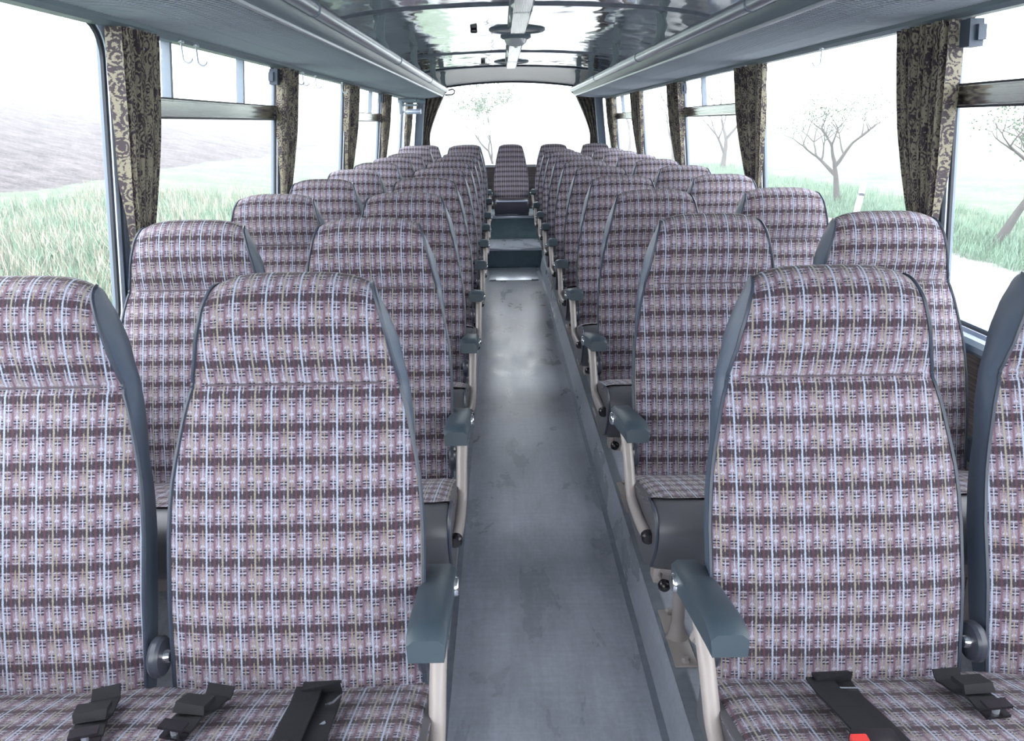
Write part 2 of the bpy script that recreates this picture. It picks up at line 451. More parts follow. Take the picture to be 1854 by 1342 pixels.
def round_rect(y0, y1, z0, z1, r, seg=6):
    pts = []
    for (cy, cz, a0) in ((y1-r, z1-r, 0), (y0+r, z1-r, 90), (y0+r, z0+r, 180), (y1-r, z0+r, 270)):
        for k in range(seg+1):
            a = R(a0 + 90*k/seg); pts.append((cy + r*math.cos(a), cz + r*math.sin(a)))
    return pts
wn = 0
def window(s, y0, y1, bar):
    global wn; wn += 1
    root = empty('window_%d' % wn, (s*1.18, (y0+y1)/2, SILL)); root['kind'] = 'structure'
    o = Vector(root.location)
    def P(y, z, d): return Vector((s * (WX(z) - d), y, z)) - o
    z0, z1 = SILL+.005, TOP
    fr = MB()
    A = round_rect(y0-.012, y1+.012, z0-.012, z1+.012, .07); B = round_rect(y0+.012, y1-.012, z0+.014, z1-.014, .085)
    rows = [[P(y, z, -.008) for y, z in A], [P(y, z, .006) for y, z in A], [P(y, z, .016) for y, z in round_rect(y0, y1, z0, z1, .075)],
            [P(y, z, .012) for y, z in B], [P(y, z, -.004) for y, z in B]]
    fr.grid(rows, closed=True); f = fr.build('window_frame', M['framemetal'], root)
    g = MB(); C = round_rect(y0+.017, y1-.017, z0+.019, z1-.019, .085)
    g.grid([[P(y, z, .008) for y, z in B], [P(y, z, .004) for y, z in C], [P(y, z, -.004) for y, z in C]], closed=True)
    g.build('gasket', M['gasket'], f)
    gp = MB(); pts = [P(y, z, -.002) for y, z in B]
    gp.add(pts, [list(range(len(pts)))]); gp.build('pane', M['glass'], root)
    if bar:
        zb = 1.455
        b = MB()
        for k, (zz, hh, dd) in enumerate(((zb-.026, .006, .022), (zb-.009, .010, .012), (zb+.008, .010, .012), (zb+.024, .006, .022))):
            vs = [P(y, z, d) for d in (-.02, dd) for (y, z) in ((y0+.02, zz-hh/2), (y1-.02, zz-hh/2), (y1-.02, zz+hh/2), (y0+.02, zz+hh/2))]
            b.add(vs, [[0,1,2,3],[7,6,5,4],[0,4,5,1],[1,5,6,2],[2,6,7,3],[3,7,4,0]])
        vs = [P(y, z, d) for d in (-.018, .006) for (y, z) in ((y0+.02, zb-.026), (y1-.02, zb-.026), (y1-.02, zb+.026), (y0+.02, zb+.026))]
        b.add(vs, [[0,1,2,3],[7,6,5,4],[0,4,5,1],[1,5,6,2],[2,6,7,3],[3,7,4,0]])
        db = b.build('divider_bar', M['chrome'], root)
        for zz in (zb-.028, zb+.0265):
            e = MB(); vs = [P(y, z, d) for d in (-.02, .024) for (y, z) in ((y0+.015, zz-.0025), (y1-.015, zz-.0025), (y1-.015, zz+.0025), (y0+.015, zz+.0025))]
            e.add(vs, [[0,1,2,3],[7,6,5,4],[0,4,5,1],[1,5,6,2],[2,6,7,3],[3,7,4,0]]); e.build('bar_edge', M['gasket'], db)
        for yy in (y0+.33, y0+1.02):
            b = MB()
            vs = [P(y, z, d) for d in (-.018, .010) for (y, z) in ((yy-.008, zb+.02), (yy+.008, zb+.02), (yy+.008, z1-.01), (yy-.008, z1-.01))]
            b.add(vs, [[0,1,2,3],[7,6,5,4],[0,4,5,1],[1,5,6,2],[2,6,7,3],[3,7,4,0]])
            b.build('sash_post', M['trimgrey'], root)
        lt = MB(); yl = y1-.115
        for zz, hy, hz, d1 in ((1.60, .022, .032, .045), (1.60, .034, .018, .03)):
            vs = [P(y, z, d) for d in (.01, d1) for (y, z) in ((yl-hy, zz-hz), (yl+hy, zz-hz), (yl+hy, zz+hz), (yl-hy, zz+hz))]
            lt.add(vs, [[0,1,2,3],[7,6,5,4],[0,4,5,1],[1,5,6,2],[2,6,7,3],[3,7,4,0]])
        lt.build('latch', M['vinyl'], root)
for s in (-1, 1):
    for k, y1 in enumerate(PILL[s]):
        y0 = PILL[s][k-1] + PW if k else Y_FRONT + .05
        # bars: right wall on windows ending at pillar 1,3,5 (k=2,4,6); left on 3,5
        if k == 0: bar = False
        else:
            bar = (k % 2 == 1) if s < 0 else (k % 2 == 0)
        window(s, y0, y1, bar)

# ceiling
c = MB(); ys = [Y_FRONT, 1.7, 3.98, 6.5, 8.1]
xs = [-a for a, _ in CEIL[::-1]] + [a for a, _ in CEIL[1:]]
fine = []
for a, b_ in zip(xs, xs[1:]):
    for k in range(3): fine.append(a + (b_-a)*k/3)
fine.append(xs[-1])
import bisect
def smooth_ceil(x):
    # smooth the polyline a little
    return (ceil_z(x-.03) + ceil_z(x) + ceil_z(x+.03)) / 3 if abs(x) < 1.05 else ceil_z(x)
c.grid([[(x, y, smooth_ceil(x)) for x in fine] for y in ys])
c.grid([[(x*1.01, y, smooth_ceil(x)+.05) for x in fine] for y in (Y_FRONT, Y_REAR+.4)])
tag(c.build('ceiling', M['ceil'], smooth=60), kind='structure')
# ceiling ribs
for i, y in enumerate((1.7, 3.98, 6.5)):
    t = MB()
    prof = [(-.016, 0), (-.012, .006), (-.004, .010), (.004, .010), (.012, .006), (.016, 0)]
    t.grid([[(x, y+a, smooth_ceil(x)-b_) for a, b_ in prof] for x in fine])
    tag(t.build('trim_%d' % (8+i), M['aludark']), kind='structure')
# rear cove: ceiling sweeping down to the rear window
def rear_y(x): return Y_REAR + .33 * (1 - (x/1.09)**2) ** .5 if abs(x) < 1.09 else Y_REAR
RH = 1.857
c = MB(); rows = []
for k in range(9):
    t = k / 8
    row = []
    for x in fine:
        y = 8.1 + (rear_y(x) - 8.1) * t
        z0 = smooth_ceil(x); z1 = min(RH - .11*(x/1.05)**2, z0)
        e = t*t
        row.append((x, y, z0 + (z1-z0)*e - (.006 if k == 0 else 0)))
    rows.append(row)
c.grid(rows); tag(c.build('ceiling_rear_cove', M['cove'], smooth=60), kind='structure')
t = MB()   # dark header edge
t.tube([(x, rear_y(x)-.01, min(RH - .11*(x/1.05)**2, smooth_ceil(x))-.004) for x in fine], .011, 6)
tag(t.build('trim_11', M['darkgrey']), kind='structure')
t = MB(); t.grid([[(x, 8.10+d, smooth_ceil(x)-.004-h) for (d, h) in ((-.02, 0), (-.015, .008), (.015, .008), (.02, 0))] for x in fine])
tag(t.build('trim_12', M['aludark']), kind='structure')
# rear wall below window, rear glass
RS = .93
xr = [-1.18 + 2.36*k/24 for k in range(25)]
c = MB()
c.grid([[(x, rear_y(x*.92), z) for x in xr] for z in (-.05, RS)])
c.grid([[(x, rear_y(x*.92)+.06, z) for x in xr] for z in (-.05, RS)])
tag(c.build('wall_back', M['panel']), kind='structure')
c = MB(); c.grid([[(x, rear_y(x*.92)-.02, RS-.03), (x, rear_y(x*.92)-.05, RS), (x, rear_y(x*.92)+.06, RS+.002)][i] for x in xr] for i in range(3))
tag(c.build('trim_13', M['alu']), kind='structure')
wr = empty('window_rear', (0, Y_REAR, RS)); wr['kind'] = 'structure'
c = MB(); c.grid([[(x, rear_y(x)+.0, z-RS) if False else (x, rear_y(x)-Y_REAR+.01, z-RS) for x in [-1.08+2.16*k/24 for k in range(25)]] for z in (RS, 1.3, 1.855)])
c.build('pane', M['glass'], wr)
# header skin over the rear glass
c = MB(); c.grid([[(x, rear_y(x)-.0, z) for x in fine] for z in (0, 1)])
c.v = [(x, y, (min(RH - .11*(x/1.05)**2, smooth_ceil(x)) if z == 0 else 2.0)) for x, y, z in c.v]
tag(c.build('wall_back_header', M['cove']), kind='structure')
# rear corner posts
for s, i in ((-1, 14), (1, 15)):
    t = MB(); t.rbox(-.045, .045, -.04, .04, 0, 1.0, .02, 3)
    o = t.build('trim_%d' % i, M['trimgrey']); o.location = (s*1.085, Y_REAR-.015, .83); o.rotation_euler = (0, -s*R(6), 0)
    tag(o, kind='structure')
# front bulkhead far behind the camera (below the windscreen)
t = MB(); t.box(-1.18, 1.18, Y_FRONT-.08, Y_FRONT, -.05, .75); tag(t.build('wall_front', M['panel']), kind='structure')
t = MB(); t.box(-1.15, 1.15, Y_FRONT-.08, Y_FRONT, 1.80, 2.0); t.build('windscreen_header', M['trimgrey'], bpy.data.objects['wall_front'])

# ------------------------------------------------------------------ seats
RC = R(17.7)
UPV = Vector((0, math.sin(RC), math.cos(RC))); NRM = Vector((0, -math.cos(RC), math.sin(RC)))
BZ = .389            # backrest foot above the platform
def lerp_tab(tab, x):
    if x <= tab[0][0]: return tab[0][1]
    for (a, va), (b, vb) in zip(tab, tab[1:]):
        if x <= b:
            t = (x-a)/(b-a); t = t*t*(3-2*t)*.35 + t*.65
            return va + (vb-va)*t
    return tab[-1][1]
WF = [(-.08, .201), (0, .207), (.1, .209), (.25, .210), (.32, .207), (.385, .198), (.447, .186), (.50, .173), (.56, .159), (.62, .146), (.66, .138), (.69, .135)]
FB = [(-.08, 0), (0, .004), (.15, .014), (.3, .010), (.42, .004), (.485, .000), (.5, -.006), (.515, .003), (.56, .020), (.60, .026), (.64, .024), (.69, .02)]
BK = [(-.08, .075), (.1, .085), (.3, .085), (.45, .080), (.55, .075), (.69, .07)]
TOPS = .688
def levels():
    L = []
    s0 = .615
    base = [-.08, -.03, 0, .05, .1, .15, .2, .25, .3, .34, .38, .42, .45, .47, .485, .495, .5, .505, .515, .53, .55, .57, .59, s0]
    for s in base: L.append((s, lerp_tab(WF, s), lerp_tab(FB, s), -lerp_tab(BK, s)))
    f0, b0 = lerp_tab(FB, s0), -lerp_tab(BK, s0); mid = (f0 + b0) / 2 - .006
    for k in range(1, 10):
        a = R(10*k); s = s0 + (TOPS - s0) * math.sin(a); cc = math.cos(a)
        L.append((s, lerp_tab(WF, s) - .008 * (1-cc), mid + (f0-mid)*cc, mid + (b0-mid)*cc))
    return L
LV = levels()
def backrest(parent, cx, sgn, simple_back=False):
    def P(x, s, d): return Vector((cx + x, 0, BZ)) + UPV * s + NRM * d
    NX = 14
    rows, uvs = [], []; eL, eR = [], []
    arc = 0; prev = None
    for (s, wf, fd, bd) in LV:
        row, uv = [], []
        top = max(0, (s - .55) / (TOPS - .55))
        c0 = P(0, s, fd)
        if prev is not None: arc += (c0 - prev).length
        prev = c0
        groove = -.006 if abs(s - .5) < .002 else 0
        for j in range(NX + 1):
            t = -1 + 2*j/NX; x = wf * (1 - (1-abs(t))**1.15) * (1 if t > 0 else -1) if False else wf * t
            drop = .020 * abs(t)**4 * (1 - .5*top)
            ss = s - top * top * .018 * abs(t)**4
            d = fd - min(drop, max(0, (fd - bd) * .45))
            if abs(t) > .8: d -= groove * .7
            row.append(P(x, ss, d)); uv.append((x + cx, arc))
        rows.append(row); uvs.append(uv); eL.append(row[0]); eR.append(row[-1])
    mb = MB(); mb.grid(rows, uvs)
    br = mb.build('backrest', M['fabric'], parent, smooth=70)
    sh = MB(); loops = []
    for i, (s, wf, fd, bd) in enumerate(LV):
        top = max(0, (s - .55) / (TOPS - .55)); k = math.sqrt(max(0, (fd-bd)) / .1)
        wb = wf + (-.006 + .018 * min(1, max(0, (s-.38)/.12)) - .012 * min(1, max(0, (s-.58)/.08))) * min(1, k)
        ss = s - top*top*.018
        e0, e1 = eL[i], eR[i]
        loops.append([e1, P(wf*.6+wb*.4+.003*k, ss, fd*.75+bd*.25-.012*k), P(wb+.002*k, ss, fd*.45+bd*.55), P(wb, ss, bd*.85+fd*.15), P(wb-.012*k, ss, bd),
                      P(0, s - top*top*.004, bd-.006*k), P(-wb+.012*k, ss, bd), P(-wb, ss, bd*.85+fd*.15), P(-wb-.002*k, ss, fd*.45+bd*.55), P(-wf*.6-wb*.4-.003*k, ss, fd*.75+bd*.25-.012*k), e0])
    sh.grid(loops)
    bot = loops[0]; sh.add(bot, [list(range(len(bot)))])
    sh.build('side_panel', M['vinyl'], br, smooth=60)
    for e in (eL, eR):
        pp = MB(); pp.tube([q + NRM*.001 for q in e[2:-1]], .0036, 5); pp.build('piping', M['piping'], br)
    sm = MB()      # stitched seam under the headrest
    sm.tube([P(x, .5, -.0045 + .002) for x in [-.145 + .29*k/8 for k in range(9)]], .0017, 5)
    sm.build('seam_cord', M['seam'], br)
    return br

PROF = [(.02, -.012), (-.02, .004), (-.08, .026), (-.14, .044), (-.20, .060), (-.26, .074), (-.30, .082)]   # fabric top
NOSE = [(-.325, .083), (-.350, .074), (-.368, .055), (-.374, .030), (-.366, -.005), (-.345, -.045), (-.315, -.085), (-.27, -.112), (-.20, -.120), (.03, -.10)]
def cushion(parent, x0, x1):
    body = MB(); xi = [x0, x0+.006, x0+.02, x0+.05, (x0+x1)/2, x1-.05, x1-.02, x1-.006, x1]
    full = PROF + NOSE; cy = -.17; cz = -.02
    rows = []
    for x in xi:
        e = min(abs(x-x0), abs(x-x1)); k = 0 if e > .045 else (1-e/.05)**2.2
        rows.append([(x, cy+(a-cy)*(1-.035*k), BZ + cz + (b_-cz)*(1-.14*k) - .002) for a, b_ in full])
    body.grid(rows, closed=True)
    body.add(rows[0], [list(range(len(full)))]); body.add(rows[-1], [list(range(len(full)))[::-1]])
    cu = body.build('seat_cushion', M['vinylfront'], parent, smooth=50)
    fb = MB(); rows, uvs = [], []; arc = 0
    n = 16; xs_ = [x0+.001 + (x1-x0-.002)*k/n for k in range(n+1)]
    xs_ = [x0-.001, x0+.004, x0+.015, x0+.04] + xs_[2:-2] + [x1-.04, x1-.015, x1-.004, x1+.001]
    for i, (a, b_) in enumerate(PROF):
        if i: arc += math.hypot(a-PROF[i-1][0], b_-PROF[i-1][1])
        row, uv = [], []
        for x in xs_:
            e = min(abs(x-x0), abs(x-x1)) if x0 <= x <= x1 else 0
            k = 0 if e > .05 else (1-e/.05)**2.2
            yy = cy+(a-cy)*(1-.035*k)
            if i == len(PROF)-1: yy += .045*k
            row.append((x, yy, BZ + cz + (b_-cz)*(1-.14*k) + .003 - (.012*k*k))); uv.append((x, -arc))
        rows.append(row); uvs.append(uv)
    fb.grid(rows, uvs); fb.build('fabric_top', M['fabric'], cu, smooth=70)
    for sx, x in ((1, x0), (-1, x1)):
        pp = MB()
        pts = [(x + sx*.004, cy+(a-cy)*.972, BZ+cz+(b_-cz)*.90) for a, b_ in (PROF[-2:] + NOSE[:7])]
        pp.tube(pts, .0035, 5); pp.build('piping', M['piping'], cu)
    return cu

def armrest(parent, s, xa):
    """xa: x of the aisle-side face of the seat; s=+1 aisle lies towards -x"""
    X = lambda d: xa + s*d      # d>0 towards the seat
    # pad
    a = math.atan2(.05, .26)
    Mx = Matrix.Translation(Vector((X(-.006), .135, BZ+.125))) @ Matrix.Rotation(-a, 4, 'X')
    pad = MB()
    hw = .027
    pts = []
    def ring(y, z0, z1, w_, c=.008):
        return [(-w_, y, z0), (w_, y, z0), (w_+.002, y, z1-c), (w_-c, y, z1), (-w_+c, y, z1), (-w_-.002, y, z1-c)]
    rr = [ring(.012, -.022, .010, hw*.86), ring(.0, -.026, .018, hw), ring(-.10, -.026, .020, hw), ring(-.225, -.026, .020, hw), ring(-.252, -.027, .012, hw), ring(-.262, -.030, .003, hw*.96)]
    rr = [[Mx @ Vector(q) for q in r_] for r_ in rr]
    pad.grid(rr, closed=True); pad.add(rr[0], [list(range(6))]); pad.add(rr[-1], [list(range(6))[::-1]])
    ar = pad.build('armrest', M['pad'], parent, smooth=40)
    bo = MB(); bo.lathe([(0, -s*.037), (.008, -s*.0365), (.015, -s*.034), (.017, -s*.031), (.017, -s*.026), (0, -s*.026)], (X(-.006), .105, BZ+.118), 'x', 14)
    bo.build('pivot_bolt', M['chrome'], ar)
    tb = MB(); xx = X(-.014)
    path = [(xx, .045, BZ+.125), (xx, -.005, BZ+.105), (xx, -.045, BZ+.07), (xx, -.075, BZ+.035), (xx, -.098, BZ+.008), (xx, -.125, BZ-.006), (xx, -.16, BZ-.008), (xx, -.25, BZ-.004), (xx+s*.003, -.315, BZ+.0)]
    # smooth path
    fine_p = []
    V = [Vector(p) for p in path]
    for i in range(len(V)-1):
        p0, p1, p2, p3 = V[max(i-1, 0)], V[i], V[i+1], V[min(i+2, len(V)-1)]
        for k in range(4):
            t = k/4
            fine_p.append(.5*((2*p1)+(p2-p0)*t+(2*p0-5*p1+4*p2-p3)*t*t+(-p0+3*p1-3*p2+p3)*t**3))
    fine_p.append(V[-1])
    tb.tube(fine_p, .0135, 12)
    to = tb.build('armrest_tube', M['beige'], parent, smooth=50)
    cp = MB(); cp.tube([(xx+s*.003, -.312, BZ), (xx+s*.003, -.326, BZ+.0005), (xx+s*.003, -.332, BZ+.001)], [.0155, .0155, .011], 12)
    cp.build('end_cap', M['black'], to)
    fx = MB(); fx.tube([(xx, .03, BZ+.06), (xx+s*.03, .03, BZ+.06)], [.011, .013], 12)
    fx.tube([(xx, .0, BZ+.10), (xx+s*.0, .03, BZ+.06)], .009, 8)
    fx.build('tube_mount', M['beige'], parent)

def seat_unit(name, s, width_two=True):
    """a double seat, origin on the platform below the backrest foot; s=+1: right of the aisle"""
    root = empty(name)
    c1, c2 = (-.2305, .2305)
    xa = -s*.466          # aisle-side face x (local)
    for cx in (c1, c2): backrest(root, cx, s)
    cushion(root, -.458, .458)
    armrest(root, s, xa + s*.012)
    # hinge discs and frame between / beside the backrests
    for cx in (0.0, -s*.440, s*.450):
        h = MB(); h.lathe([(0, -.010), (.030, -.009), (.034, -.004), (.034, .004), (.030, .009), (0, .010)], (cx, .028, BZ+.045), 'x', 20)
        hd = h.build('recline_hinge', M['darkgrey'], root)
        if cx == 0.0:
            k = MB(); k.lathe([(0, -.019), (.009, -.018), (.012, -.012), (.012, .012), (.009, .018), (0, .019)], (cx, .028, BZ+.045), 'x', 12)
            k.build('hinge_bolt', M['chrome'], hd)
    fr = MB()
    fr.rbox(-.44, .44, -.28, -.24, BZ-.145, BZ-.105, .004); fr.rbox(-.44, .44, -.05, -.01, BZ-.135, BZ-.095, .004)
    for x in (-.41, .41): fr.rbox(x-.015, x+.015, -.29, 0.0, BZ-.15, BZ-.10, .004)
    fr.build('seat_frame', M['beige'], root)
    for px, nm in ((-s*.345, 'pedestal'), (s*.40, 'pedestal')):
        p = MB(); p.tube([(px, -.16, BZ-.11), (px, -.16, .02)], .0165, 14)
        p.lathe([(.0165, .05), (.022, .02), (.030, .006), (.030, 0)], (px, -.16, .0), 'z', 14)
        po = p.build(nm, M['beige'], root)
        f = MB(); f.rbox(px-.028, px+.028, -.275, -.045, .0, .009, .004)
        for yy in (-.26, -.06): f.lathe([(.011, .009), (.011, .017), (.007, .020), (0, .020)], (px, yy, 0), 'z', 6)
        f.build('foot_plate', M['beige'], po)
    lv = MB(); kx = -s*.430
    lv.tube([(kx+s*.03, -.22, BZ-.115), (kx, -.30, BZ-.115), (kx, -.345, BZ-.105)], .005, 8)
    lo = lv.build('recline_lever', M['beige'], root)
    kn = MB(); kn.lathe([(.0145*math.sin(R(a)), -.0145*math.cos(R(a))) for a in range(0, 181, 20)], (kx, -.352, BZ-.103), 'y', 14)
    kn.build('knob', M['black'], lo)
    return root

ROWN = ['first', 'second', 'third', 'fourth', 'fifth', 'sixth', 'seventh', 'eighth', 'ninth']
Y0, PIT = 1.057, .783
CX = .686
protoR = seat_unit('double_seat', 1)
protoL = seat_unit('double_seat', -1)
for i in range(9):
    for s, proto in ((1, protoR), (-1, protoL)):
        o = proto if i == 0 else copy_tree(proto)
        zr = PZ + (.04 if (s < 0 and i == 8) else 0) 
        o.location = ((.673 if s > 0 else -.684), Y0 + PIT*i, zr)
        side = 'right' if s > 0 else 'left'
        extra = {0: 'seat belts on its cushion', 8: 'last before the rear bench'}.get(i, 'behind the %s row' % ROWN[i-1])
        tag(o, 'plaid double seat %s of the aisle, %s row, %s' % (side, ROWN[i], extra), 'bus seat', 'plaid double seats along the aisle')
# rear bench row: two doubles and the middle seat
YR = 1.057 + PIT*9.72
for s, proto in ((1, protoR), (-1, protoL)):
    o = copy_tree(proto); o.location = (s*(CX+.015), YR, PZ+.01)
    tag(o, 'plaid double seat of the rear row, %s of the middle seat' % ('right' if s > 0 else 'left'), 'bus seat', 'plaid double seats along the aisle')
mid = empty('middle_seat', (-.0, YR+.02, .14))
tag(mid, 'single plaid seat in the middle of the rear row facing down the aisle', 'bus seat')
backrest(mid, 0, 1).scale = (.92, 1, 1)
b = MB(); b.rbox(-.185, .185, -.36, .0, .335, .475, .03, 3)
cu = b.build('seat_cushion', M['rearcush'], mid)
b = MB(); b.tube([(-.17, -.352, .470), (.17, -.352, .470)], .008, 8); b.build('piping', M['framemetal'], cu)
b = MB(); b.rbox(-.185, .185, -.20, .0, .300, .34, .006); b.build('seat_base', M['aludark'], mid)
# stand under the middle seat reaches the step
# ------------------------------------------------------------------ seat belts on the first row
def cush_z(y):      # height of the first-row cushion top at world y
    d = y - Y0
    pts = [(p[0], p[1]) for p in PROF[::-1]]
    pts = pts + []
    if d < pts[0][0]: return PZ + BZ + pts[0][1]
    for (a, za), (b_, zb) in zip(pts, pts[1:]):
        if d <= b_: return PZ + BZ + za + (zb-za)*(d-a)/(b_-a)
    return PZ + BZ
def strap(mb, pts, w_, th=.0022, widthdir=None):
    """flat webbing along pts"""
    rows = []
    pts = [Vector(p) for p in pts]
    for i, p in enumerate(pts):
        d = (pts[min(i+1, len(pts)-1)] - pts[max(i-1, 0)]).normalized()
        sd = Vector(widthdir[i] if widthdir else (1, 0, 0)); sd = (sd - d*sd.dot(d)).normalized()
        n = sd.cross(d).normalized()
        rows.append([p - sd*w_/2 - n*th, p + sd*w_/2 - n*th, p + sd*w_/2 + n*th, p - sd*w_/2 + n*th])
    mb.grid(rows, closed=True); mb.add(rows[0], [[0,1,2,3]]); mb.add(rows[-1], [[3,2,1,0]])
def tongue_belt(x0, x1, ya, yb, label):
    o = empty('seat_belt', (x0, ya, cush_z(ya))); tag(o, label, 'seat belt', 'lap belts on the first row seats'); oo = Vector(o.location)
    m_ = MB(); n = 17; pts = []
    for k in range(n):
        t = k/(n-1); y = ya + (yb-ya)*t; x = x0 + (x1-x0)*t
        z = cush_z(y) + .017 + .0045*math.sin(t*11) * t + .018*max(0, 1-t*9)
        pts.append(Vector((x, y, z)) - oo)
    strap(m_, pts, .042, .0018); m_.build('strap', M['blackmat'], o)
    f = MB(); e = pts[-1]; d = (pts[-1]-pts[-5]).normalized()
    strap(f, [e - d*.062 + Vector((0,0,.007)), e - d*.035 + Vector((0, 0, .013)), e - d*.03 + Vector((0,0,.004))], .046, .004)
    f.build('strap_fold', M['blackmat'], o)
    g = MB(); u = Vector((0, 0, 1))
    strap(g, [e + u*.014 - d*.004, e + d*.014 + u*.014], .038, .002)
    strap(g, [e + u*(-.002) - d*.006, e + d*.014 + u*(-.002)], .038, .002)
    tg = g.build('buckle_tongue', M['black'], o)
    g = MB(); c_ = e + d*.006 + u*.006 
    g.tube([c_ - u*.007, c_ + u*.008], .005, 8); g.build('guide_pin', M['alu'], tg)
tongue_belt(-.735, -.700, 1.01, .885, 'black lap belt tongue on the outer cushion, leftmost in the photo')
tongue_belt(-.555, -.580, 1.01, .900, 'black lap belt tongue between the two left front backrests')
tongue_belt(.590, .600, 1.02, .915, 'black lap belt tongue lying by the right front window seat')
def buckle_belt(x0, x1, label, metal_top):
    o = empty('seat_belt', (x0, 1.03, cush_z(1.03))); tag(o, label, 'seat belt', 'lap belts on the first row seats'); oo = Vector(o.location)
    ylist = [1.045, 1.02, .99, .95, .91, .87, .83, .79]
    pts = []
    for k, y in enumerate(ylist):
        t = k/(len(ylist)-1)
        z = cush_z(min(y, 1.05)) + (.056 if k == 0 else .052 if k == 1 else .024 if k == 2 else .016)
        pts.append(Vector((x0 + (x1-x0)*t, y - (.045 if k == 0 else .035 if k == 1 else 0), z)) - oo)
    m_ = MB(); strap(m_, pts, .058, .0025); m_.build('strap', M['blackmat'], o)
    m_ = MB(); strap(m_, [p + Vector((.024 if x1 < x0 else -.022, .004, .008)) for p in pts[2:]], .040, .002); m_.build('loose_strap', M['blackmat'], o)
    b_ = MB(); p = pts[-2] 
    d = (pts[-1]-pts[-3]).normalized()
    Mx = Matrix.Translation(p + Vector((0, 0, .018)) + d*.0)
    Mx = Matrix.Translation(Vector((-.030, -.038, 0))) @ Mx; b_.rbox(-.030, .030, -.035, .035, -.012, .012, .006, 2, Mx); bb = b_.build('buckle', M['black'], o)
    r_ = MB(); r_.rbox(-.034, -.012, -.03, .022, .004, .0145, .002, 1, Mx); r_.build('release_button', M['red'], bb)
    c_ = MB()
    if metal_top:
        q0 = pts[1] + Vector((0, -.012, -.010))
        c_.tube([q0 - Vector((.031, 0, 0)), q0 + Vector((.031, -.002, -.001))], .0022, 6)
        c_.tube([pts[2] + Vector((-.032, 0, .002)), pts[3] + Vector((-.030, 0, .006))], .004, 6)
    else:
        q0 = pts[3]
        c_.tube([q0 + Vector((.030, .02, .008)), q0 + Vector((.022, 0, .012)), q0 + Vector((.012, -.008, .014))], .002, 6)
        c_.tube([q0 + Vector((.012, -.05, .012)), q0 + Vector((.022, -.045, .016))], .004, 6)
    c_.build('adjuster', M['chrome'], o)
buckle_belt(-.395, -.385, 'black lap belt with red button on the left front aisle seat', False)
buckle_belt(.395, .405, 'black lap belt with chrome adjuster and red button on the right front aisle seat', True)

